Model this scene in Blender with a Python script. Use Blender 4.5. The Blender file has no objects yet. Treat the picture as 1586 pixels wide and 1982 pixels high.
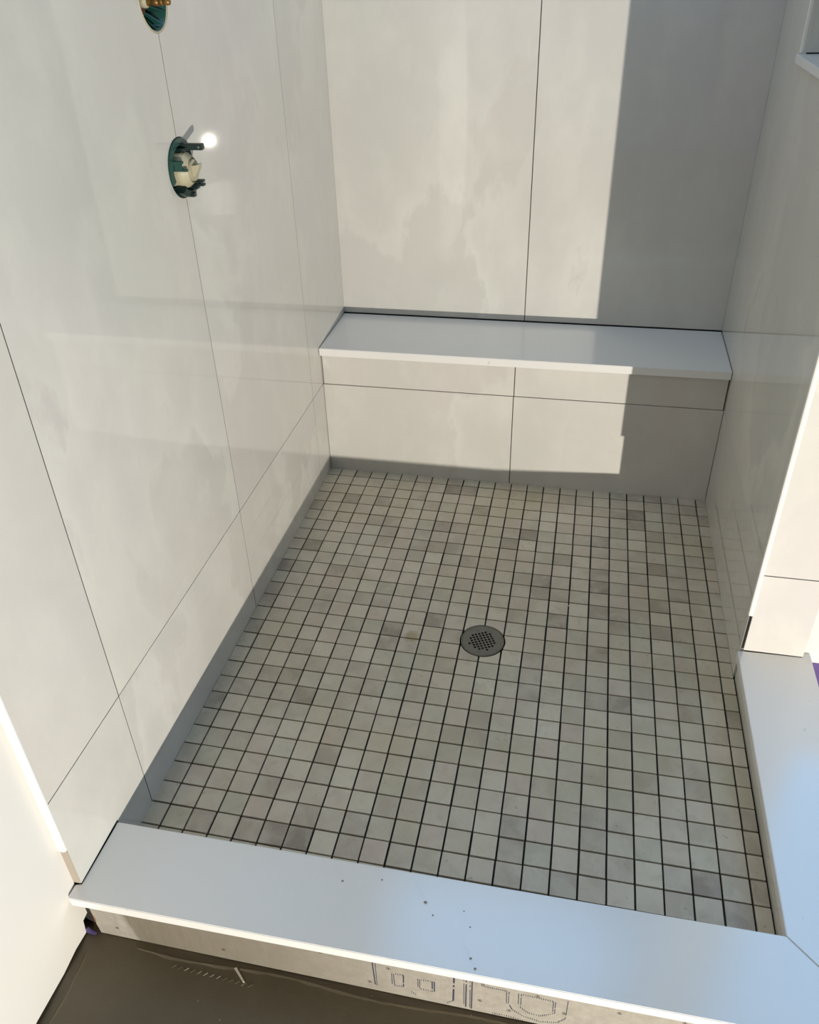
import bpy, bmesh, math, random
from mathutils import Matrix, Vector
random.seed(4)
scene = bpy.context.scene
C = scene.collection
T = 0.0508           # mosaic pitch (two inch tiles)
W = 1.187            # inside width of the shower
DB = 0.279           # back wall, bench front face is y = 0
HB = 0.432           # top of the bench slab
H1 = 0.307           # first horizontal wall tile joint
HC = 0.085           # top of the curb slabs
ZR = -0.045          # level of the unfinished room floor
CEIL = 2.45

# ------------------------------------------------------------------ camera
cam_d = bpy.data.cameras.new('camera'); cam = bpy.data.objects.new('camera', cam_d); C.objects.link(cam)
Rm = ((0.97762633, 0.20811959, -0.03054509), (0.09146885, -0.55137175, -0.82923015), (-0.18942074, 0.8078833, -0.558072))
right, down, fwd = [Vector(r) for r in Rm]
M = Matrix((( right.x, -down.x, -fwd.x), (right.y, -down.y, -fwd.y), (right.z, -down.z, -fwd.z))).to_4x4()
M.translation = Vector((0.76101, -2.22681, 1.42856))
cam.matrix_world = M
cam_d.sensor_fit = 'HORIZONTAL'; cam_d.sensor_width = 36
cam_d.lens = 1596.59 / 1586 * 36
cam_d.shift_x = (793 - 779.24) / 1586
cam_d.shift_y = (971.03 - 991) / 1586
cam_d.clip_start = 0.02
scene.camera = cam

# ------------------------------------------------------------------ world, lights, exposure
world = bpy.data.worlds.new('world'); scene.world = world; world.use_nodes = True
bg = world.node_tree.nodes['Background']
bg.inputs[0].default_value = (0.55, 0.75, 1.0, 1); bg.inputs[1].default_value = 0.2

def area(name, loc, target, sx, sy, power, col):
    d = bpy.data.lights.new(name, 'AREA'); d.shape = 'RECTANGLE'; d.size = sx; d.size_y = sy
    d.energy = power; d.color = col
    o = bpy.data.objects.new(name, d); C.objects.link(o); o.location = loc
    o.rotation_euler = (Vector(target) - Vector(loc)).to_track_quat('-Z', 'Y').to_euler()
    return o
# low sun glare, entering the room close to floor level
sd = bpy.data.lights.new('low_sun_glare', 'SPOT'); sd.energy = 645; sd.color = (1.0, 0.935, 0.835)
sd.shadow_soft_size = 0.014; sd.spot_size = math.radians(56); sd.spot_blend = 0.12
so = bpy.data.objects.new('low_sun_glare', sd); C.objects.link(so); so.location = (2.35, -4.0, 0.155)
so.rotation_euler = (Vector((2.35 - .53 * 4, -4.0 + .848 * 4, 0.155 + .15 * 4)) - so.location).to_track_quat('-Z', 'Y').to_euler()
# daylight: skylight over the shower, window above the ledge on the right, doorway behind the camera
area('skylight_daylight', (0.65, -0.23, 2.447), (0.65, -0.23, 0), 1.0, 0.54, 4.6, (0.28, 0.58, 1.0))
area('window_daylight', (1.98, -0.735, 1.255), (1.98, -3.0, 1.1), 1.20, 1.64, 14, (0.30, 0.60, 1.0))
area('doorway_daylight', (0.9, -4.58, 1.0), (0.9, 0, 1.0), 1.3, 1.9, 1.0, (0.85, 0.93, 1.0))

scene.view_settings.view_transform = 'Standard'; scene.view_settings.look = 'None'
scene.view_settings.gamma = 1; scene.view_settings.use_curve_mapping = False
scene.view_settings.exposure = 0.0

# ------------------------------------------------------------------ materials
def newmat(name, rough=0.5, col=(.5, .5, .5), metal=0.0, ior=1.5):
    m = bpy.data.materials.new(name); m.use_nodes = True
    b = m.node_tree.nodes['Principled BSDF']
    b.inputs['Base Color'].default_value = (*col, 1); b.inputs['Roughness'].default_value = rough
    b.inputs['Metallic'].default_value = metal; b.inputs['IOR'].default_value = ior
    return m, m.node_tree, b
def N(nt, t, **kw):
    n = nt.nodes.new(t)
    for k, v in kw.items(): setattr(n, k, v)
    return n
def mix(nt, fac, a, b):
    n = N(nt, 'ShaderNodeMix', data_type='RGBA')
    for i, v in ((0, fac), (6, a), (7, b)):
        if isinstance(v, (int, float)): n.inputs[i].default_value = v
        elif isinstance(v, tuple): n.inputs[i].default_value = (*v, 1)
        else: nt.links.new(v, n.inputs[i])
    return n.outputs[2]
def noise(nt, vec, scale, detail=3, rough=.5, dist=0, w=None):
    n = N(nt, 'ShaderNodeTexNoise', noise_dimensions='4D' if w is not None else '3D')
    n.inputs['Scale'].default_value = scale; n.inputs['Detail'].default_value = detail
    n.inputs['Roughness'].default_value = rough; n.inputs['Distortion'].default_value = dist
    nt.links.new(vec, n.inputs['Vector'])
    if w is not None: nt.links.new(w, n.inputs['W'])
    return n.outputs[0]
def math_(nt, op, a, b=None, c=None):
    n = N(nt, 'ShaderNodeMath', operation=op)
    for i, v in enumerate((a, b, c)):
        if v is None: continue
        if isinstance(v, (int, float)): n.inputs[i].default_value = v
        else: nt.links.new(v, n.inputs[i])
    return n.outputs[0]
def ramp(nt, fac, pts):
    n = N(nt, 'ShaderNodeValToRGB'); cr = n.color_ramp
    while len(cr.elements) < len(pts): cr.elements.new(0.5)
    for e, (p, v) in zip(cr.elements, pts):
        e.position = p; e.color = (v, v, v, 1) if isinstance(v, (int, float)) else (*v, 1)
    nt.links.new(fac, n.inputs[0]); return n.outputs[0]
def bump(nt, b, h, strength, dist=0.001):
    n = N(nt, 'ShaderNodeBump'); n.inputs['Strength'].default_value = strength; n.inputs['Distance'].default_value = dist
    nt.links.new(h, n.inputs['Height']); nt.links.new(n.outputs[0], b.inputs['Normal'])
def coords(nt): return N(nt, 'ShaderNodeTexCoord').outputs['Object']

def wall_tile_mat():
    m, nt, b = newmat('polished_onyx_porcelain', 0.028)
    co = coords(nt)
    at = N(nt, 'ShaderNodeAttribute', attribute_name='pid'); w = math_(nt, 'MULTIPLY', at.outputs['Fac'], 7.3)
    mp = N(nt, 'ShaderNodeMapping'); mp.inputs['Scale'].default_value = (1, 1, .62); nt.links.new(co, mp.inputs[0]); v = mp.outputs[0]
    n1 = noise(nt, v, 1.35, 8, .56, .25, w)
    saw = math_(nt, 'FRACT', math_(nt, 'MULTIPLY', n1, 3.7))
    # soft cloud that builds up and then breaks off at a ragged vein
    cloud = ramp(nt, saw, [(0.0, .12), (.40, .10), (.78, .40), (.945, 1.0), (1.0, .16)])
    n2 = noise(nt, v, 1.1, 2, .5, 0, math_(nt, 'ADD', w, 5.0))
    gate = ramp(nt, noise(nt, v, 2.0, 2, .5, 0, math_(nt, 'ADD', w, 9.0)), [(.38, .25), (.62, 1.0)])
    fine = ramp(nt, noise(nt, v, 9, 8, .62, .2, w), [(.48, 0.0), (.72, 1.0)])
    base = mix(nt, ramp(nt, n2, [(.36, 0.), (.66, 1.)]), (.61, .597, .530), (.590, .552, .528))
    base = mix(nt, math_(nt, 'MULTIPLY', ramp(nt, noise(nt, v, 1.7, 3, .5, 0, math_(nt, 'ADD', w, 2.0)), [(.45, 0.), (.68, 1.)]), .7), base, (.520, .525, .480))
    c = mix(nt, math_(nt, 'MULTIPLY', math_(nt, 'MULTIPLY', cloud, gate), .62), base, (.72, .71, .65))
    c = mix(nt, math_(nt, 'MULTIPLY', fine, .42), c, (.70, .69, .62))
    nt.links.new(c, b.inputs['Base Color'])
    return m
TILE = wall_tile_mat()
GROUT = newmat('dark_open_joint', 0.9, (.02, .019, .017))[0]
WHITE_TRIM = newmat('white_edge_profile', 0.3, (.80, .79, .75))[0]

def slab_mat():
    m, nt, b = newmat('white_quartz', 0.19, ior=2.1)
    co = coords(nt)
    c = mix(nt, ramp(nt, noise(nt, co, 3, 3), [(.4, 0.), (.6, 1.)]), (.81, .80, .775), (.79, .78, .755))
    sm = math_(nt, 'MULTIPLY', ramp(nt, noise(nt, co, 34, 4, .6), [(.70, 0.), (.76, 1.)]), .45)
    c = mix(nt, sm, c, (.36, .35, .30)); nt.links.new(c, b.inputs['Base Color'])
    return m
SLAB = slab_mat()

def mosaic_mat():
    m, nt, b = newmat('taupe_stone_mosaic', 0.28)
    co = coords(nt)
    at = N(nt, 'ShaderNodeAttribute', attribute_name='pid'); w = math_(nt, 'MULTIPLY', at.outputs['Fac'], 37.0)
    tone = at.outputs['Fac']
    base = ramp(nt, tone, [(0.0, (.29, .245, .195)), (.15, (.44, .375, .30)), (.35, (.56, .50, .385)), (.50, (.59, .49, .40)), (.65, (.48, .45, .345)), (.8, (.66, .59, .46)), (1.0, (.54, .455, .37))])
    n1 = noise(nt, co, 14, 6, .6, .5, w)
    c = mix(nt, math_(nt, 'MULTIPLY', ramp(nt, n1, [(.42, 0.), (.60, 1.)]), .45), base, (.70, .65, .53))
    n2 = noise(nt, co, 22, 4, .6, .8, w)
    c = mix(nt, math_(nt, 'MULTIPLY', ramp(nt, n2, [(.55, 0.), (.72, 1.)]), .35), c, (.36, .325, .25))
    # yellowish building dirt, drifting over the middle of the floor
    n3 = noise(nt, co, 2.4, 3, .6)
    c = mix(nt, math_(nt, 'MULTIPLY', ramp(nt, n3, [(.48, 0.), (.70, 1.)]), .45), c, (.52, .44, .27))
    n4 = noise(nt, co, 60, 3, .6)
    c = mix(nt, math_(nt, 'MULTIPLY', ramp(nt, n4, [(.67, 0.), (.72, 1.)]), .4), c, (.20, .16, .11))
    # glue stain on one tile
    vm = N(nt, 'ShaderNodeVectorMath', operation='DISTANCE'); nt.links.new(co, vm.inputs[0]); vm.inputs[1].default_value = (.424, -.744, 0)
    dd = math_(nt, 'ADD', vm.outputs['Value'], math_(nt, 'MULTIPLY', noise(nt, co, 70, 3, .6), .022))
    c = mix(nt, math_(nt, 'MULTIPLY', ramp(nt, dd, [(.024, 1.), (.034, 0.)]), .65), c, (.33, .25, .11))
    nt.links.new(c, b.inputs['Base Color'])
    nt.links.new(ramp(nt, n2, [(.3, .24), (.7, .42)]), b.inputs['Roughness'])
    return m
MOSAIC = mosaic_mat()

def board_mat():
    m, nt, b = newmat('cement_board', 0.9)
    co = coords(nt)
    c = mix(nt, ramp(nt, noise(nt, co, 55, 5, .7), [(.35, 0.), (.7, 1.)]), (.275, .255, .215), (.345, .32, .275))
    # shadow painted into the board, slanting edge near the left end, fading right
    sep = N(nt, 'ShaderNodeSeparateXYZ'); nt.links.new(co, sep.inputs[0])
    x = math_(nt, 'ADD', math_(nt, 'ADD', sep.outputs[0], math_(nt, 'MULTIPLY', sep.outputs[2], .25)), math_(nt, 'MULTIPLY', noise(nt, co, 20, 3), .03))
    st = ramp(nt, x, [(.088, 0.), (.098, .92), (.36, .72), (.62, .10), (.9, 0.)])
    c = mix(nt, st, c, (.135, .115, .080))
    mp = N(nt, 'ShaderNodeMapping'); mp.inputs['Scale'].default_value = (90, 90, 12); nt.links.new(co, mp.inputs[0])
    c = mix(nt, math_(nt, 'MULTIPLY', ramp(nt, noise(nt, mp.outputs[0], 1, 4, .6), [(.4, 0.), (.7, 1.)]), .3), c, (.22, .20, .165))
    nt.links.new(c, b.inputs['Base Color']); bump(nt, b, noise(nt, co, 180, 3, .7), .25)
    return m
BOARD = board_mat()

def room_floor_mat():
    m, nt, b = newmat('self_levelled_cement', 0.42)
    co = coords(nt)
    c = mix(nt, ramp(nt, noise(nt, co, 4, 6, .6), [(.35, 0.), (.65, 1.)]), (.080, .062, .034), (.108, .086, .050))
    c = mix(nt, ramp(nt, noise(nt, co, 160, 2, .5), [(.70, 0.), (.74, .7)]), c, (.05, .04, .03))
    c = mix(nt, ramp(nt, noise(nt, co, 75, 2, .5), [(.755, 0.), (.77, .8)]), c, (.45, .40, .30))
    nt.links.new(c, b.inputs['Base Color']); bump(nt, b, noise(nt, co, 30, 5, .6), .25, .002)
    return m
ROOMFLOOR = room_floor_mat()

def paint_mat():
    m, nt, b = newmat('primed_drywall', 0.6)
    co = coords(nt)
    c = mix(nt, ramp(nt, noise(nt, co, 3, 3), [(.4, 0.), (.6, 1.)]), (.70, .68, .63), (.685, .672, .635))
    c = mix(nt, ramp(nt, noise(nt, co, 28, 3, .6), [(.74, 0.), (.77, .35)]), c, (.45, .42, .36))
    nt.links.new(c, b.inputs['Base Color']); bump(nt, b, noise(nt, co, 120, 3), .08)
    return m
PAINT = paint_mat()
def membrane_mat():
    m, nt, b = newmat('purple_waterproofing', 0.5)
    co = coords(nt)
    nt.links.new(mix(nt, noise(nt, co, 12, 4), (.20, .12, .42), (.27, .17, .50)), b.inputs['Base Color']); return m
PURPLE = membrane_mat()
def wood_mat():
    m, nt, b = newmat('curb_lumber', 0.8)
    co = coords(nt); mp = N(nt, 'ShaderNodeMapping'); mp.inputs['Scale'].default_value = (3, 40, 40); nt.links.new(co, mp.inputs[0])
    nt.links.new(mix(nt, noise(nt, mp.outputs[0], 2, 4), (.16, .07, .03), (.28, .14, .06)), b.inputs['Base Color']); return m
WOOD = wood_mat()
def metal_mat():
    m, nt, b = newmat('brushed_steel', 0.45, (.34, .33, .29), .35)
    co = coords(nt)
    nt.links.new(mix(nt, noise(nt, co, 60, 4, .7), (.13, .125, .10), (.21, .20, .165)), b.inputs['Base Color']); return m
STEEL = metal_mat()
BLACK = newmat('black_void', 0.9, (.008, .008, .008))[0]
GREEN = newmat('dark_green_plastic', 0.35, (.010, .060, .048))[0]
DGREEN = newmat('black_green_plastic', 0.35, (.006, .020, .018))[0]
CREAM = newmat('cream_nylon', 0.45, (.44, .41, .285))[0]
BRASS = newmat('tarnished_brass', 0.35, (.36, .21, .07), .8)[0]
RUBBER = newmat('brown_rubber', 0.6, (.10, .035, .02))[0]
INK = newmat('blue_grey_ink', 0.8, (.025, .028, .055))[0]
SCREW = newmat('dark_screw_steel', 0.5, (.05, .04, .03), .6)[0]
PUTTY = newmat('dried_thinset', 0.9, (.60, .55, .45))[0]
CHIP = newmat('white_spacer_plastic', 0.5, (.7, .68, .6))[0]

# ------------------------------------------------------------------ mesh helpers
def box(bm, x0, x1, y0, y1, z0, z1, bev=0.0, mi=0):
    vs = [bm.verts.new((x, y, z)) for x in (x0, x1) for y in (y0, y1) for z in (z0, z1)]
    idx = [(0, 1, 3, 2), (4, 6, 7, 5), (0, 4, 5, 1), (2, 3, 7, 6), (0, 2, 6, 4), (1, 5, 7, 3)]
    fs = [bm.faces.new([vs[i] for i in f]) for f in idx]
    for f in fs: f.material_index = mi
    if bev:
        es = list({e for f in fs for e in f.edges})
        r = bmesh.ops.bevel(bm, geom=es, offset=bev, segments=1, affect='EDGES', profile=.5)
        fs = r['faces'] + [f for f in fs if f.is_valid]
    return fs
def prism(bm, pts, fn, d0, d1, mi=0):
    """closed prism over 2-D points; fn(u, v, d) gives the 3-D point"""
    a = [bm.verts.new(fn(u, v, d0)) for u, v in pts]; b_ = [bm.verts.new(fn(u, v, d1)) for u, v in pts]
    fs = [bm.faces.new(a), bm.faces.new(b_[::-1])]
    n = len(pts)
    for i in range(n): fs.append(bm.faces.new([a[i], b_[i], b_[(i + 1) % n], a[(i + 1) % n]]))
    for f in fs: f.material_index = mi
    return fs
def tube(bm, p0, p1, r0, r1=None, seg=24, cap=True):
    r1 = r0 if r1 is None else r1
    p0, p1 = Vector(p0), Vector(p1); ax = (p1 - p0).normalized()
    u = ax.orthogonal().normalized(); v = ax.cross(u)
    A, B = [], []
    for i in range(seg):
        t = 2 * math.pi * i / seg; d = u * math.cos(t) + v * math.sin(t)
        A.append(bm.verts.new(p0 + d * r0)); B.append(bm.verts.new(p1 + d * r1))
    for i in range(seg): bm.faces.new([A[i], A[(i + 1) % seg], B[(i + 1) % seg], B[i]])
    if cap: bm.faces.new(A[::-1]); bm.faces.new(B)
def lathe(bm, prof, cx, cy, cz, axis='x', seg=40, a0=0.0, a1=2 * math.pi, closed=False):
    """prof = list of (radius, distance along axis)"""
    full = abs(a1 - a0 - 2 * math.pi) < 1e-6; n = seg if full else seg + 1
    rings = []
    for i in range(n):
        t = a0 + (a1 - a0) * i / seg; ring = []
        for r, d in prof:
            if axis == 'x': p = (cx + d, cy + r * math.cos(t), cz + r * math.sin(t))
            else: p = (cx + r * math.cos(t), cy + r * math.sin(t), cz + d)
            ring.append(bm.verts.new(p))
        rings.append(ring)
    m = len(prof); jn = m if closed else m - 1
    for i in range(seg):
        A, B = rings[i], rings[(i + 1) % n]
        for j in range(jn): bm.faces.new([A[j], A[(j + 1) % m], B[(j + 1) % m], B[j]])
    if closed and not full:
        bm.faces.new(rings[0]); bm.faces.new(rings[-1][::-1])
def link(name, bm, mats, parent=None, smooth=False, **props):
    bmesh.ops.remove_doubles(bm, verts=bm.verts, dist=1e-7)
    bmesh.ops.recalc_face_normals(bm, faces=bm.faces)
    me = bpy.data.meshes.new(name); bm.to_mesh(me); bm.free()
    for m in (mats if isinstance(mats, (list, tuple)) else [mats]): me.materials.append(m)
    if smooth:
        for p in me.polygons: p.use_smooth = True
    o = bpy.data.objects.new(name, me); C.objects.link(o)
    if parent:
        o.parent = parent; o.matrix_parent_inverse = Matrix.Translation(-parent.location)
    for k, v in props.items(): o[k] = v
    return o
def structure(name, bm, mats): return link(name, bm, mats, kind='structure')
def empty(name, loc, **props):
    o = bpy.data.objects.new(name, None); C.objects.link(o); o.location = loc; o.empty_display_size = .05
    for k, v in props.items(): o[k] = v
    return o
def newbm(pid=True):
    bm = bmesh.new()
    if pid: bm.faces.layers.float.new('pid')
    return bm
def setpid(bm, fs, v):
    l = bm.faces.layers.float['pid']
    for f in fs:
        if f.is_valid: f[l] = v

J = 0.0011    # half joint width of the wall tiles
# ------------------------------------------------------------------ left wall with the two valve holes
VY = -0.7074; VZ = (1.0945, 1.3700); VR = 0.054; YEND = -1.546
def notch(y_edge, side, z0, z1, ring=VR):
    """polygon of the panel that ends at y_edge; side=+1 panel lies at larger y"""
    pts = []
    for zc in VZ:
        k = 20
        dy = abs(VY - y_edge); a = math.asin(min(1, dy / ring))
        arc = [(VY + side * ring * math.sin(t), zc - ring * math.cos(t)) for t in [a + (math.pi - 2 * a) * i / k for i in range(k + 1)]]
        arc[0] = (y_edge, arc[0][1]); arc[-1] = (y_edge, arc[-1][1])
        pts += arc
    return [(y_edge, z0)] + pts + [(y_edge, z1)]
fx = lambda u, v, d: (d, u, v)
bm = newbm()
yj = [YEND, -1.3115, VY, -0.1072, DB]
ztop = 1.85
k = 0
for i in range(4):
    y0 = yj[i] + (J if i else 0); y1 = yj[i + 1] - (J if i < 3 else 0)
    zb = HC + .003 if i == 0 else -.006
    if i == 0:   # the first panel stands on the curb slab, its inner end runs down to the mosaic
        pts = [(y0, zb), (-1.4165, zb), (-1.4165, -.006), (y1, -.006), (y1, H1 - J), (y0, H1 - J)]
        setpid(bm, prism(bm, pts, fx, 0, -.010), .1)
    else:
        setpid(bm, box(bm, -.010, 0, y0, y1, -.006, H1 - J, .0004), .1 + i * .21)
    if i == 1: pts = [(y0, H1 + J)] + notch(y1, -1, H1 + J, ztop) + [(y0, ztop)]
    elif i == 2: pts = [(y1, H1 + J)] + notch(y0, 1, H1 + J, ztop) + [(y1, ztop)]
    else: pts = [(y0, H1 + J), (y1, H1 + J), (y1, ztop), (y0, ztop)]
    setpid(bm, prism(bm, pts, fx, 0, -.010), 1.3 + i * .37)
    setpid(bm, box(bm, -.010, 0, y0, y1, ztop + 2 * J, CEIL, .0004), 3 + i * .5)
for (yy, w_) in ((-1.3115, .0011), (-0.1072, .0011)):
    box(bm, -.0101, -.0004, yy - w_, yy + w_, -.006, CEIL, 0, 1)
for (za, zb) in ((-.006, VZ[0] - VR - .001), (VZ[0] + VR + .001, VZ[1] - VR - .001), (VZ[1] + VR + .001, CEIL)):
    box(bm, -.0101, -.0004, VY - .0011, VY + .0011, za, zb, 0, 1)
# backing behind the tile, holes continued through it
for sgn in (1, -1):
    yo = DB + .12 if sgn == 1 else YEND + .001
    pts = [(yo, ZR)] + notch(VY, sgn, ZR, CEIL, VR + .0005) + [(yo, CEIL)]
    for f in prism(bm, pts, fx, -.0102, -.11): f.material_index = 1
structure('wall_left', bm, [TILE, GROUT])

# drywall of the room running on from the left wall, its lower edge cut unevenly above the floor
bm = newbm(False)
zs = [(-4.6, ZR + .006), (-2.4, ZR + .006), (-1.95, ZR + .010), (-1.83, ZR + .005), (-1.72, ZR + .009), (-1.64, ZR + .004), (-1.60, ZR + .008), (-1.566, ZR + .004)]
pts = zs + [(-1.562, -.01), (-1.5475, -.008), (-1.5475, CEIL), (-4.6, CEIL)]
prism(bm, pts, fx, -.014, -.11)
structure('wall_left', bm, PAINT)
# wall substrate edge visible below the trim
bm = newbm(False)
prism(bm, [(-1.5475, HC + .004), (-1.5475, .60), (-1.5463, .60), (-1.5463, HC + .004)], fx, -.0005, -.0138)
link('wall_edge', bm, newmat('raw_board_edge', .9, (.38, .33, .27))[0], kind='structure').name = 'trim_3'

def profile(name, pts, z0, z1, mat=WHITE_TRIM):
    bm = newbm(False)
    prism(bm, pts, lambda u, v, d: (u, v, d), z0, z1)
    return structure(name, bm, mat)
# rounded white edge profile closing the tile on the left wall
profile('trim_1', [(.0012, -1.5462), (.0016, -1.5490), (.0002, -1.5518), (-.003, -1.5530), (-.012, -1.5530), (-.0150, -1.5505), (-.0150, -1.5462)], .188, CEIL)

# ------------------------------------------------------------------ back wall
XB = 0.5915
bm = newbm()
fs = box(bm, 0, XB - J, DB, DB + .010, HB + .0025, ztop, .0004); setpid(bm, fs, .77)
fs = box(bm, XB + J, W, DB, DB + .010, HB + .0025, ztop, .0004); setpid(bm, fs, 2.6)
fs = box(bm, 0, XB - J, DB, DB + .010, ztop + 2 * J, CEIL); setpid(bm, fs, 4.1)
fs = box(bm, XB + J, W, DB, DB + .010, ztop + 2 * J, CEIL); setpid(bm, fs, 5.2)
box(bm, -.008, W + .008, DB + .0102, DB + .12, ZR, CEIL, 0, 1)
structure('wall_back', bm, [TILE, GROUT])

# ------------------------------------------------------------------ right wall with niche
YR = -0.7385; NY0, NY1, NZ0, NZ1 = -.375, -.027, 1.196, 1.72
bm = newbm()
X0, X1 = W, W + .010
yr = [YR, -.34, DB]
setpid(bm, box(bm, X0, X1, YR, -.34 - J, .0635, H1 - J, .0003), .4)
setpid(bm, box(bm, X0, X1, YR, -.34 - J, -.006, .0630), .4)
setpid(bm, box(bm, X0, X1, -.34 + J, DB, -.006, H1 - J, .0003), 1.4)
def ry(y0, y1, z0, z1, p): setpid(bm, box(bm, X0, X1, y0, y1, z0, z1, .0002), p)
pts = [(YR, H1 + J), (DB, H1 + J), (DB, ztop), (NY1, ztop), (NY1, NZ0), (NY0, NZ0), (NY0, ztop), (YR, ztop)]
setpid(bm, prism(bm, pts, fx, X0, X1), 2.2)
ry(YR, DB, ztop + 2 * J, CEIL, 6.6)
# end face of the wall, tiled towards the bathroom
EY = -.7445
def fe(x0, x1, z0, z1, p): setpid(bm, box(bm, x0, x1, EY - .0005, EY + .009, z0, z1, .0003), p)
fe(1.1925, 1.318, HC + .0015, .302 - J, 7.1); fe(1.1925, 1.318, .302 + J, 1.5, 7.9); fe(1.1925, 1.318, 1.5 + 2 * J, CEIL, 8.7)
# core of the wall, open behind the niche
box(bm, W + .0008, 1.192, YR - .0005, YR + .006, HC + .001, .191, 0, 1)
def core(x0, x1, y0, y1, z0, z1): box(bm, x0, x1, y0, y1, z0, z1, 0, 1)
cx0, cx1 = X1 + .0002, 1.3165
cy0 = EY + .0092
core(cx0, cx1, cy0, DB + .01, HC - .001, NZ0 - .02)
core(cx0, cx1, -.7285, DB + .01, ZR, HC - .001)
core(cx0, cx1, NY1 + .012, DB + .01, NZ0 - .02, CEIL)
core(cx0, cx1, cy0, NY0 - .012, NZ0 - .02, CEIL)
core(cx0, cx1, NY0 - .012, NY1 + .012, 1.73, CEIL)
core(1.292, cx1, NY0 - .012, NY1 + .012, NZ0 - .02, 1.73)
structure('wall_right', bm, [TILE, GROUT])
# white edge profile on the corner of that wall
profile('trim_2', [(W - .0042, YR - .0003), (W - .0046, EY - .004), (W - .002, EY - .0055), (W + .003, EY - .0060), (W + .0049, EY - .004), (W + .0049, YR - .0003)], .192, CEIL)

# the niche: lining, sill and white frame
niche = empty('wall_niche', (W, -.2, NZ0), label='recessed tiled niche high in the right shower wall', category='niche')
bm = newbm()
setpid(bm, box(bm, 1.282, 1.2915, NY0, NY1, NZ0, 1.725), 9.0)
link('back_panel', bm, TILE, niche)
bm = newbm()
setpid(bm, box(bm, W + .004, 1.2815, NY1 + .0005, NY1 + .0105, NZ0 + .0115, 1.725), 9.5)
link('side_panel', bm, TILE, niche)
bm = newbm()
setpid(bm, box(bm, W + .004, 1.2815, NY0 - .0105, NY0 - .0005, NZ0 + .0115, 1.725), 9.9)
link('side_panel', bm, TILE, niche)
bm = newbm(False); box(bm, W + .001, 1.2815, NY0, NY1, 1.7205, 1.7285); link('top_panel', bm, TILE, niche)
bm = newbm(False); box(bm, W - .0035, W + .0038, NY1 - .0005, NY1 + .006, NZ0 + .0105, 1.725, .001); link('edge_profile', bm, WHITE_TRIM, niche)
bm = newbm(False); box(bm, W - .0035, W + .0038, NY0 - .006, NY0 + .0005, NZ0 + .0105, 1.725, .001); link('edge_profile', bm, WHITE_TRIM, niche)
bm = newbm(False); box(bm, W - .010, 1.2815, NY0 - .002, NY1 + .002, NZ0 - .0085, NZ0 + .009, .001)
sill = link('niche_sill', bm, SLAB, label='white slab sill lying in the niche of the right shower wall', category='sill')

# ------------------------------------------------------------------ white wall standing right of the shower
bm = newbm(False); box(bm, 1.3205, 1.375, -.7275, -.62, ZR, CEIL); box(bm, 2.595, 2.80, -.7275, -.62, ZR, CEIL)
box(bm, 1.375, 2.595, -.7275, -.62, ZR, .42); box(bm, 1.375, 2.595, -.7275, -.62, 2.09, CEIL); structure('wall_front', bm, PAINT)

# ------------------------------------------------------------------ room shell beyond the picture
bm = newbm(False); box(bm, -.11, 2.92, -4.72, DB + .12, ZR - .1, ZR)
# ridges of cement squeezed out along the curb and the left wall
def ridge(bm, pts, w, h):
    prev = None
    for i, (x, y) in enumerate(pts):
        a, b_ = pts[max(0, i - 1)], pts[min(len(pts) - 1, i + 1)]
        d = Vector((b_[0] - a[0], b_[1] - a[1])).normalized(); n = Vector((-d.y, d.x)) * w * random.uniform(.6, 1.3)
        hh = h * random.uniform(.6, 1.3)
        cur = [bm.verts.new((x + n.x, y + n.y, ZR - .001)), bm.verts.new((x, y, ZR + hh)), bm.verts.new((x - n.x, y - n.y, ZR - .001))]
        if prev:
            for j in range(2): bm.faces.new([prev[j], prev[j + 1], cur[j + 1], cur[j]])
        prev = cur
ridge(bm, [(.09 + .02 * i, -1.572 - .004 * math.sin(i * .35)) for i in range(50)], .007, .0012)
ridge(bm, [(.16 + .006 * i, -1.586 - .006 * (i % 2) - .0002 * i) for i in range(28)], .0022, .0005)
ridge(bm, [(.004 + .003 * math.sin(i * .9), -1.60 - .03 * i) for i in range(40)], .004, .0012)
structure('floor', bm, ROOMFLOOR)
bm = newbm(False); SX0, SX1, SY0, SY1 = .14, 1.16, -.505, .045
box(bm, -.11, SX0, -4.72, DB + .12, CEIL, CEIL + .1); box(bm, SX1, 2.92, -4.72, DB + .12, CEIL, CEIL + .1)
box(bm, SX0, SX1, -4.72, SY0, CEIL, CEIL + .1); box(bm, SX0, SX1, SY1, DB + .12, CEIL, CEIL + .1); structure('ceiling', bm, PAINT)
bm = newbm(False)     # wall behind the camera with the doorway
box(bm, -.014, .2, -4.72, -4.6, ZR, CEIL); box(bm, 1.6, 2.80, -4.72, -4.6, ZR, CEIL); box(bm, .2, 1.6, -4.72, -4.6, 2.1, CEIL)
structure('wall_rear', bm, PAINT)
bm = newbm(False)     # window wall on the right
box(bm, 2.80, 2.92, -4.72, DB + .12, ZR, CEIL)
structure('wall_window_side', bm, PAINT).name = 'wall_east'

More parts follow.
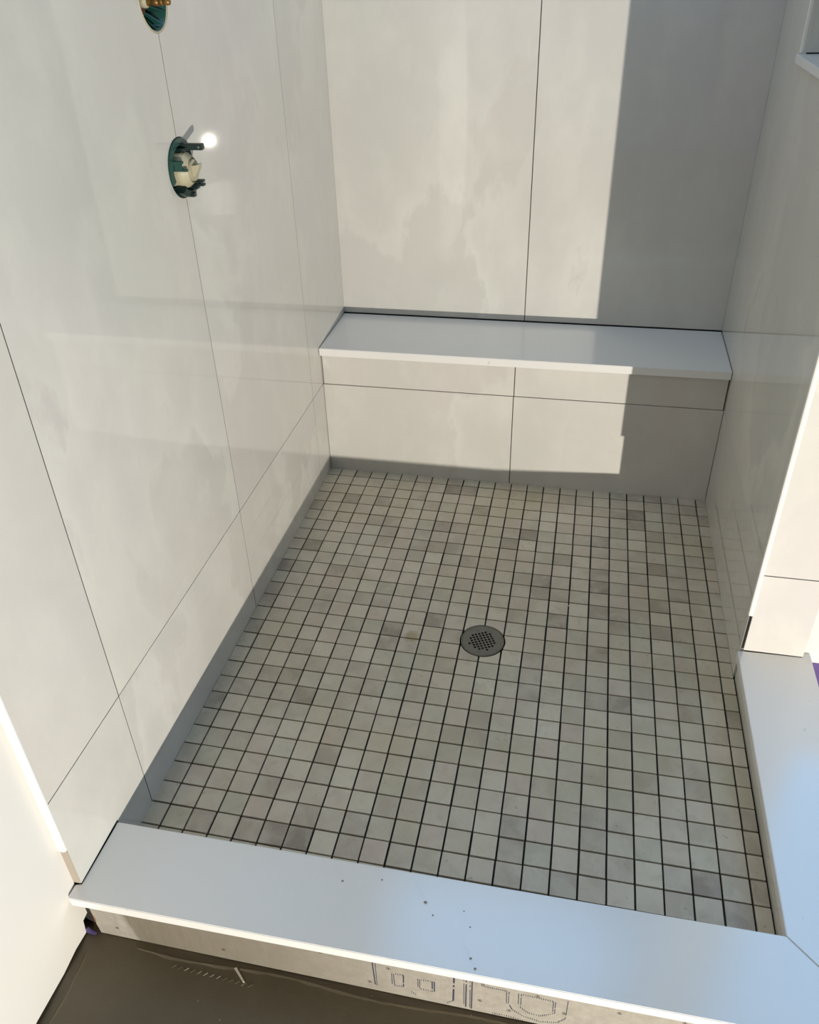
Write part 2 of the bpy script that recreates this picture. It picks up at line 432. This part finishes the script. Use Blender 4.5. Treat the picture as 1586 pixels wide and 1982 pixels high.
# ------------------------------------------------------------------ bench
bench = empty('shower_bench', (W / 2, .1, 0), label='built-in shower bench base faced with veined tiles under the white seat slab', category='bench')
bm = newbm()
zb1 = HB - .0240
for (x0, x1, z0, z1, p) in ((.001, XB - J - .001, -.006, H1 - J, .33), (XB + J - .001, W - .001, -.006, H1 - J, 3.3), (.003, XB - J, H1 + J, zb1, 3.9), (XB + J, W - .003, H1 + J, zb1, 4.7)):
    setpid(bm, box(bm, x0, x1, 0, .010, z0, z1, .0004), p)
link('tile_front', bm, TILE, bench)
bm = newbm(False); box(bm, .0005, W - .0005, .0102, DB - .001, -.006, zb1 - .0005); link('core', bm, GROUT, bench)
bm = newbm(False)
pts = [(.0015, -.0175), (W - .0015, -.0155), (W - .0015, DB - .0035), (.0015, DB - .0035)]
prism(bm, pts, lambda u, v, d: (u, v, d), HB - .0235, HB)
bmesh.ops.bevel(bm, geom=list(bm.edges), offset=.0012, segments=2, affect='EDGES')
link('bench_seat_slab', bm, SLAB, label='long white quartz slab forming the shower bench seat against the back wall', category='bench seat')

# ------------------------------------------------------------------ mosaic floor with drain cut-out
DX, DY, DR = .600, -.728, .0562
pan = empty('shower_floor', (W / 2, -.7, -.005), label='shower floor of small square taupe stone mosaic tiles with open dark joints', category='floor tiling')
bm = newbm()
OX, OY = .0398, -.0397
xs = [0.0005] + [OX + T * i for i in range(23)] + [W - .0005]
ys = [-.0005] + [OY - T * i for i in range(28)] + [-1.428]
G = .0018
lay = bm.faces.layers.float['pid']
for i in range(len(xs) - 1):
    for j in range(len(ys) - 1):
        x0 = xs[i] + (G if i else 0); x1 = xs[i + 1] - (G if i < len(xs) - 2 else .0)
        y1 = ys[j] - (G if j else 0); y0 = ys[j + 1] + (G if j < len(ys) - 2 else 0)
        if x1 - x0 < .004 or y1 - y0 < .004: continue
        jit = lambda: random.uniform(-.0004, .0004)
        x0 += jit(); x1 += jit(); y0 += jit(); y1 += jit(); z = random.uniform(-.0004, .0003)
        p = min(1, max(0, random.betavariate(1.4, 1.5)))
        # clip against the drain circle
        pts = [(x0, y0), (x1, y0), (x1, y1), (x0, y1)]
        near = (max(x0, min(DX, x1)) - DX) ** 2 + (max(y0, min(DY, y1)) - DY) ** 2
        if near < DR ** 2:
            dense = []
            for a in range(4):
                p0_, p1_ = pts[a], pts[(a + 1) % 4]
                for s in range(16): dense.append((p0_[0] + (p1_[0] - p0_[0]) * s / 16, p0_[1] + (p1_[1] - p0_[1]) * s / 16))
            out = []
            inside_ct = 0
            for (px, py) in dense:
                r = math.hypot(px - DX, py - DY)
                if r < DR: inside_ct += 1
            if inside_ct == len(dense): continue
            if inside_ct:
                # bring inside points onto the circle; drop the ones collapsing outside the cell
                for (px, py) in dense:
                    r = math.hypot(px - DX, py - DY)
                    if r >= DR: out.append((px, py))
                    else:
                        qx, qy = DX + (px - DX) / r * DR, DY + (py - DY) / r * DR
                        if x0 - 1e-6 <= qx <= x1 + 1e-6 and y0 - 1e-6 <= qy <= y1 + 1e-6: out.append((qx, qy))
                cl = []
                for q_ in out:
                    if not cl or math.hypot(q_[0] - cl[-1][0], q_[1] - cl[-1][1]) > 1e-5: cl.append(q_)
                pts = cl
                if len(pts) < 3: continue
        fs = prism(bm, pts, lambda u, v, d: (u, v, d), z, -.005)
        for f in fs: f[lay] = p
link('mosaic_tiles', bm, MOSAIC, pan)
bm = newbm(False)     # mortar bed below, with a round opening for the drain
circ = [(DX + (DR + .003) * math.cos(t), DY + (DR + .003) * math.sin(t)) for t in [math.pi * i / 24 for i in range(48)]]
up = circ[:25]; lo = circ[24:] + [circ[0]]
prism(bm, [(W, DY), (W, .0), (0, .0), (0, DY)][:3] + [(0, DY)] + up[::-1], lambda u, v, d: (u, v, d), -.0048, ZR + .002)
prism(bm, [(0, DY), (0, -1.428), (W, -1.428), (W, DY)] + lo[::-1], lambda u, v, d: (u, v, d), -.0048, ZR + .002)
link('mortar_bed', bm, GROUT, pan)
bm = newbm(False)
box(bm, .794, .8035, -.5615, -.5595, -.004, .0008); box(bm, .798, .7995, -.567, -.556, -.004, .0006)
link('tile_spacer', bm, CHIP, label='tiny pale plastic spacer stuck in a mosaic joint right of the drain', category='spacer')

# ------------------------------------------------------------------ drain
drain = empty('shower_drain', (DX, DY, 0), label='round steel shower drain with small square holes in the mosaic floor', category='drain')
bm = newbm(False)
lathe(bm, [(.0500, -.004), (.0500, .0003), (.0515, .0006), (.0533, .0002), (.0533, -.004)], DX, DY, 0, 'z', 64, closed=True)
link('rim', bm, STEEL, drain, True)
bm = newbm(False)
ang = math.radians(26.6); hs = .0027; pitch = .0084
cells = set()
for i in range(-6, 7):
    for j in range(-6, 7):
        if math.hypot((i) * pitch, (j) * pitch) < .0345 and (i, j) not in ((0, 4), (4, 0), (-1, 4)): cells.add((i, j))
ca, sa = math.cos(ang), math.sin(ang)
def rot(u, v): return (DX + u * ca - v * sa, DY + u * sa + v * ca)
NN = 6; half = pitch / 2; R_ = NN * pitch + half
coordsl = []
for i in range(-NN, NN + 1):
    coordsl += [i * pitch - hs, i * pitch + hs]
coordsl = [-NN * pitch - half] + coordsl + [NN * pitch + half]
def cell_of(a):
    # index when the strip a..a+1 is the opening of a hole, else None
    return (a - 1) // 2 - NN if a % 2 == 1 else None
RG = .0497
def clampc(u, v):
    r = math.hypot(u, v)
    return (u, v) if r <= RG else (u / r * RG, v / r * RG)
vt = {}
def gv(a, b_, z):
    key = (a, b_, z)
    if key not in vt:
        u, v = clampc(coordsl[a], coordsl[b_]); x, y = rot(u, v); vt[key] = bm.verts.new((x, y, z))
    return vt[key]
zt, zb_ = .0004, -.0016
nL = len(coordsl)
solid = {}
for a in range(nL - 1):
    for b_ in range(nL - 1):
        ia, ib = cell_of(a), cell_of(b_)
        hole = ia is not None and ib is not None and (ia, ib) in cells
        um = (coordsl[a] + coordsl[a + 1]) / 2; vm_ = (coordsl[b_] + coordsl[b_ + 1]) / 2
        solid[(a, b_)] = not hole and min(math.hypot(coordsl[p], coordsl[q]) for p in (a, a + 1) for q in (b_, b_ + 1)) < RG
for (a, b_), s in solid.items():
    if not s: continue
    for z in (zt, zb_):
        try: bm.faces.new([gv(a, b_, z), gv(a + 1, b_, z), gv(a + 1, b_ + 1, z), gv(a, b_ + 1, z)])
        except ValueError: pass
    for (da, db_, e0, e1) in ((-1, 0, (a, b_), (a, b_ + 1)), (1, 0, (a + 1, b_), (a + 1, b_ + 1)), (0, -1, (a, b_), (a + 1, b_)), (0, 1, (a, b_ + 1), (a + 1, b_ + 1))):
        if not solid.get((a + da, b_ + db_), False):
            try: bm.faces.new([gv(*e0, zt), gv(*e1, zt), gv(*e1, zb_), gv(*e0, zb_)])
            except ValueError: pass
bmesh.ops.dissolve_degenerate(bm, edges=bm.edges, dist=1e-6)
link('grate', bm, STEEL, drain)
for a in (math.radians(118), math.radians(262)):
    bm = newbm(False); lathe(bm, [(.0001, .0012), (.0024, .0010), (.0030, .0002)], DX + .038 * math.cos(a), DY + .038 * math.sin(a), 0, 'z', 16)
    link('screw', bm, STEEL, drain, True)
bm = newbm(False); lathe(bm, [(.0480, -.0045), (.0480, ZR + .004), (.0001, ZR + .004)], DX, DY, 0, 'z', 40); link('drain_cup', bm, BLACK, drain, True)

# ------------------------------------------------------------------ curb
ZS = HC - .0215
base = empty('shower_curb', (.6, -1.5, ZR), label='unfinished curb faced with printed cement board along the room side below the white cap', category='curb')
bm = newbm(False)
box(bm, -.0096, 1.330, -1.5440, -1.4265, ZR + .001, ZS - .0004)
box(bm, W + .0125, 1.330, -1.4262, -.7290, ZR + .001, ZS - .0004)
link('lumber', bm, WOOD, base)
bm = newbm()           # tile on the inner faces of the curb
setpid(bm, box(bm, .002, W - .001, -1.4262, -1.4185, -.006, ZS - .0006), 2.1)
setpid(bm, box(bm, W + .003, W + .012, -1.4262, -.7465, -.006, ZS - .0006), 5.7)
link('inner_tile', bm, TILE, base)
bm = newbm(False)
pts = [(.0125, ZR + .002), (.0095, ZR + .03), (.0120, .0), (.0085, .03), (.011, ZS - .0006), (1.331, ZS - .0006), (1.331, ZR + .002)]
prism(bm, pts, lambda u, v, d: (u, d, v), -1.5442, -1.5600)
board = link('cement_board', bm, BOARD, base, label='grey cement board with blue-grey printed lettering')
for (x, z) in [(.048, .052), (.051, -.014), (.243, .045), (.255, -.013), (.436, .046), (.518, -.018), (.552, .038), (.704, -.005), (.795, .046), (.752, -.018), (.839, .009), (.921, .045), (1.017, .055)]:
    bm = newbm(False)
    lathe(bm, [(.0001, .0003), (.0012, .0001), (.0016, -.0004), (.0034, -.0006), (.0038, .0002)], 0, 0, 0, 'z', 12)
    for v in bm.verts: v.co = Vector((x + v.co.x, -1.5603 - v.co.z, z + v.co.y * .8))
    link('screw', bm, SCREW, base)
ST = [(0.525,0.051,0.527,-0.024,2),(0.53,0.052,0.53,-0.027,1),(0.557,0.024,0.557,-0.011,1),(0.56,0.024,0.561,-0.014,1),(0.562,0.024,0.577,0.026,0),(0.577,0.026,0.576,-0.012,2),(0.561,-0.014,0.575,-0.012,0),(0.601,0.024,0.601,-0.003,1),(0.604,0.023,0.604,-0.007,1),(0.605,0.022,0.624,0.025,0),(0.625,0.025,0.625,-0.008,2),(0.6285,0.025,0.6285,-0.007,2),(0.604,-0.007,0.624,-0.008,0),(0.661,0.053,0.66,-0.024,3),(0.66,-0.024,0.649,-0.036,0),(0.588,-0.023,0.598,-0.03,0),(0.677,0.054,0.678,-0.036,1),(0.681,0.053,0.681,-0.036,2),(0.687,0.053,0.688,-0.037,1),(0.6905,0.053,0.6905,-0.038,2),(0.705,0.053,0.707,0.042,1),(0.7085,0.053,0.71,0.042,1),(0.711,0.043,0.745,0.043,0),(0.746,0.044,0.747,0.003,1),(0.75,0.042,0.75,0.003,1),(0.724,-0.039,0.747,-0.037,0),(0.747,-0.037,0.777,-0.042,0),(0.765,0.043,0.766,0.006,1),(0.7695,0.043,0.77,-0.004,1),(0.771,0.042,0.82,0.04,0),(0.82,0.04,0.821,-0.005,1),(0.8235,0.039,0.824,0.001,1),(0.772,-0.003,0.783,-0.013,0),(0.783,-0.013,0.802,-0.015,0),(0.802,-0.015,0.819,-0.002,0),(0.842,0.055,0.842,-0.007,1),(0.842,-0.007,0.83,-0.025,0),(0.83,-0.025,0.803,-0.034,0),(0.803,-0.034,0.775,-0.027,0),(0.775,-0.027,0.757,-0.013,0),(0.757,-0.013,0.752,-0.0,0)]
def inkbox(x0, x1, z0, z1):
    z1 = min(z1, ZS - .001)
    if z1 > z0: box(bm, x0, x1, -1.5602, -1.5600, z0, z1)
GL = {2, 7, 13, 16, 20, 27}
bm = newbm(False)
for gi, (x0, z0, x1, z1, kd) in enumerate(ST):
    if gi in GL: link('printed_glyph', bm, INK, board); bm = newbm(False)
    if kd:
        w = (.0005, .0006, .0010, .0014)[kd]; n = 12
        for s in range(n):
            if random.random() < .06: continue
            xa = x0 + (x1 - x0) * (s + .5) / n; za = z0 + (z1 - z0) * s / n; zc = z0 + (z1 - z0) * (s + (1.02 if kd > 1 else .85)) / n
            inkbox(xa - w, xa + w, max(ZR + .003, min(za, zc)), max(za, zc))
    else:
        L = math.hypot(x1 - x0, z1 - z0); n = max(2, int(L / .0034))
        for s in range(n):
            xa = x0 + (x1 - x0) * (s + .5) / n; za = z0 + (z1 - z0) * (s + .5) / n; hh = random.uniform(.0014, .0028)
            inkbox(xa - .0006, xa + .0006, max(ZR + .003, za - hh), za + hh)
link('printed_glyph', bm, INK, board)
# caps: two slabs mitred at the corner
def cap(name, pts, label):
    bm = newbm(False)
    prism(bm, pts, lambda u, v, d: (u, v, d), ZS, HC)
    bmesh.ops.bevel(bm, geom=[e for e in bm.edges if len(e.link_faces) == 2], offset=.0012, segments=2, affect='EDGES')
    return link(name, bm, SLAB, label=label, category='slab')
XI, YI = 1.1795, -1.4085
cap('threshold_slab', [(.0012, -1.4200), (XI - .0004, YI - .0004), (1.3295, -1.5590), (-.0080, -1.5748), (-.0118, -1.5705), (-.0108, -1.5500), (-.0100, -1.5482), (.0012, -1.5478)], 'white slab capping the front curb, its bright front edge above the cement board')
cap('threshold_slab', [(XI + .0003, YI + .0002), (XI, -.7490), (1.1905, -.7490), (1.1905, -.7462), (1.3180, -.7462), (1.3190, -.7285), (1.3360, -.7285), (1.3360, -1.5600), (1.3300, -1.5580)], 'white slab capping the right-hand curb, running back to the end of the tiled wall')

# purple membrane on the ledge outside the right curb, and a scrap in the corner below the front curb
bm = newbm(False); box(bm, 1.3365, 1.62, -2.2, -.7280, .052, .058); box(bm, 1.3315, 1.3362, -1.5600, -.7285, ZR + .001, .058)
link('waterproofing_membrane', bm, PURPLE, label='purple waterproofing sheet on the ledge outside the right-hand curb', category='membrane')
bm = newbm(False); box(bm, 1.3365, 1.62, -2.2, -.7280, ZR, .0515); structure('ledge', bm, PAINT).name = 'wall_ledge'
bm = newbm(False)
prism(bm, [(-.0125, ZR + .001), (-.0125, ZR + .014), (-.009, ZR + .018), (-.004, ZR + .010), (.006, ZR + .003), (.004, ZR + .001)], lambda u, v, d: (u, d, v), -1.5625, -1.5660)
link('membrane_scrap', bm, newmat('shaded_purple_sheet', .6, (.06, .045, .14))[0], label='purple membrane scrap in the corner between drywall and front curb', category='membrane')  # purple darkened to paint in the shade of the corner
bm = newbm(False)
prism(bm, [(.275, -1.573), (.279, -1.571), (.301, -1.591), (.299, -1.5925)], lambda u, v, d: (u, v, d), ZR + .0005, ZR + .003)
link('mortar_sliver', bm, PUTTY, label='thin pale sliver of dried mortar on the dark floor below the front curb', category='debris')
# crumbs lying on the front cap
for i, (x, y, s) in enumerate([(.597, -1.465, .0035), (.685, -1.542, .0024), (.694, -1.557, .0026), (.663, -1.467, .0014), (.515, -1.439, .0022), (.613, -1.484, .0018), (.448, -1.454, .0024), (.677, -1.492, .0018)]):
    bm = newbm(False)
    bmesh.ops.create_icosphere(bm, subdivisions=1, radius=s)
    for v in bm.verts: v.co = Vector((x + v.co.x * random.uniform(.6, 1.2), y + v.co.y * random.uniform(.5, 1.1), HC + s * .22 + v.co.z * .22))
    where = ['largest crumb, midway along', 'crumb second from the room edge, left of its twin on', 'crumb closest to the front edge of', 'black speck near the inner edge of', 'crumb near the mosaic edge, left of the others on', 'flat crumb just right of the largest on', 'leftmost crumb on', 'flat crumb in the middle width of'][i]
    link('mortar_crumb', bm, newmat('crumb', .9, (.22, .21, .16) if i != 3 else (.03, .03, .03))[0], label='grey-green ' + where + ' the front curb slab' if i != 3 else where + ' the front curb slab', category='debris', group='crumbs on the front curb slab')

# ------------------------------------------------------------------ valves
def hole_cup(parent, zc, mat, depth=.06):
    bm = newbm(False)
    lathe(bm, [(VR - .0012, -.001), (VR - .0040, -.001), (VR - .0045, -depth), (.0001, -depth), (.0001, -depth - .002), (VR - .0012, -depth - .002)], 0, VY, zc, 'x', 48)
    return link('housing', bm, mat, parent, True)
mv = empty('shower_mixer_valve', (0, VY, VZ[0]), label='lower rough-in valve in the left wall, cream cartridge and dark green guard', category='valve')
zc = VZ[0]
hole_cup(mv, zc, GREEN)
def bx(name, mat, x0, x1, y0, y1, z0, z1, bev=.0008, parent=mv):
    bm = newbm(False); box(bm, x0, x1, y0, y1, z0, z1, bev); return link(name, bm, mat, parent)
# cream cartridge body with chamfered nose
bm = newbm(False)
lathe(bm, [(.0001, -.058), (.0325, -.058), (.0325, .0075), (.0310, .0125), (.0225, .0235), (.0225, .0205), (.0190, .0205), (.0190, .0270), (.0001, .0270)], 0, VY - .001, zc - .003, 'x', 40)
link('cartridge', bm, CREAM, mv)
bm = newbm(False)     # winged key standing on the cartridge
prism(bm, [(.020, .007), (.031, .007), (.0400, .0105), (.0400, .004), (.030, -.012), (.020, -.014)], lambda u, v, d: (u, VY + d, zc - .001 + v), -.012, .006)
bmesh.ops.bevel(bm, geom=list(bm.edges), offset=.001, segments=1, affect='EDGES')
link('cartridge_key', bm, CREAM, mv)
# guard: rim crescent over the top, and the lower lip
bm = newbm(False)
lathe(bm, [(VR - .0015, -.004), (VR - .0015, .0035), (.040, .0035), (.033, -.012), (.033, -.02)], 0, VY, zc, 'x', 20, math.radians(35), math.radians(205), closed=True)
link('guard_rim', bm, GREEN, mv)
bm = newbm(False)
lathe(bm, [(VR - .003, -.01), (VR - .003, .0130), (.047, .0150), (.040, .0170), (.034, -.002)], 0, VY, zc, 'x', 16, math.radians(228), math.radians(315), closed=True)
link('guard_lip', bm, DGREEN, mv)
bx('guard_arm', DGREEN, -.01, .0480, VY + .0, VY + .012, zc + .0315, zc + .0425, .0015)
bx('guard_arm', DGREEN, -.02, .0150, VY - .010, VY + .010, zc + .0300, zc + .0360)
bx('guard_arm', DGREEN, -.01, .0250, VY + .004, VY + .016, zc - .0390, zc - .0325)
bx('guard_arm', DGREEN, .020, .0370, VY + .006, VY + .016, zc - .0340, zc - .0290)
bx('guard_arm', DGREEN, .020, .0370, VY + .006, VY + .016, zc - .0270, zc - .0225)
bx('guard_arm', DGREEN, .020, .0270, VY + .006, VY + .016, zc - .0295, zc - .0255)
bx('guard_arm', DGREEN, .004, .0200, VY - .004, VY + .006, zc - .0520, zc - .0440)
# side clip with fork
bx('side_clip', GREEN, -.01, .0180, VY - .0370, VY - .0300, zc + .0010, zc + .0190)
bx('side_clip', GREEN, .0170, .0290, VY - .0370, VY - .0305, zc + .0010, zc + .0055)
bx('side_clip', GREEN, .0170, .0215, VY - .0370, VY - .0305, zc + .0145, zc + .0190)
bm = newbm(False); tube(bm, (.0415, VY - .0003, zc + .037), (.0415, VY - .0015, zc + .037), .0022, seg=16)
link('rivet', bm, STEEL, mv)

uv = empty('diverter_valve', (0, VY, VZ[1]), label='rough-in valve with brass stem and green housing, at the top of the left wall', category='valve')
zc2 = VZ[1]
hole_cup(uv, zc2, GREEN)
bm = newbm(False)
lathe(bm, [(VR - .0005, -.002), (VR - .0005, .0008), (VR - .0035, .0008), (VR - .0035, -.002)], 0, VY, zc2, 'x', 48, closed=True); link('white_ring', bm, CREAM, uv, True)
for a in range(12):
    t = 2 * math.pi * a / 12
    bm = newbm(False); d = Vector((0, math.cos(t), math.sin(t))); n = Vector((0, -math.sin(t), math.cos(t))) * .001
    c0 = Vector((0, VY, zc2))
    q = [c0 + d * .048, c0 + d * .022 + Vector((-.03, 0, 0)), c0 + d * .022 + Vector((-.05, 0, 0)), c0 + d * .048 + Vector((-.05, 0, 0))]
    A = [bm.verts.new(p + n) for p in q]; B_ = [bm.verts.new(p - n) for p in q]
    bm.faces.new(A); bm.faces.new(B_[::-1])
    for i in range(4): bm.faces.new([A[i], B_[i], B_[(i + 1) % 4], A[(i + 1) % 4]])
    link('rib', bm, GREEN, uv)
bm = newbm(False); lathe(bm, [(.0001, -.05), (.030, -.05), (.030, -.030), (.024, -.026), (.014, -.024), (.0001, -.024)], 0, VY, zc2 - .004, 'x', 32); link('rubber_seat', bm, RUBBER, uv, True)
bm = newbm(False); lathe(bm, [(.0001, -.024), (.0110, -.024), (.0110, -.0120), (.0080, -.0100), (.0001, -.0100)], 0, VY, zc2 - .005, 'x', 28); link('collar', bm, CREAM, uv, True)
bm = newbm(False); zs_ = zc2 - .007
lathe(bm, [(.0001, -.012), (.0062, -.012), (.0062, .010), (.0052, .0108), (.0060, .0118), (.0060, .0180), (.0050, .0190), (.0058, .0200), (.0054, .0300), (.0040, .0312), (.0001, .0312)], 0, VY, zs_, 'x', 24)
link('brass_stem', bm, BRASS, uv, True)
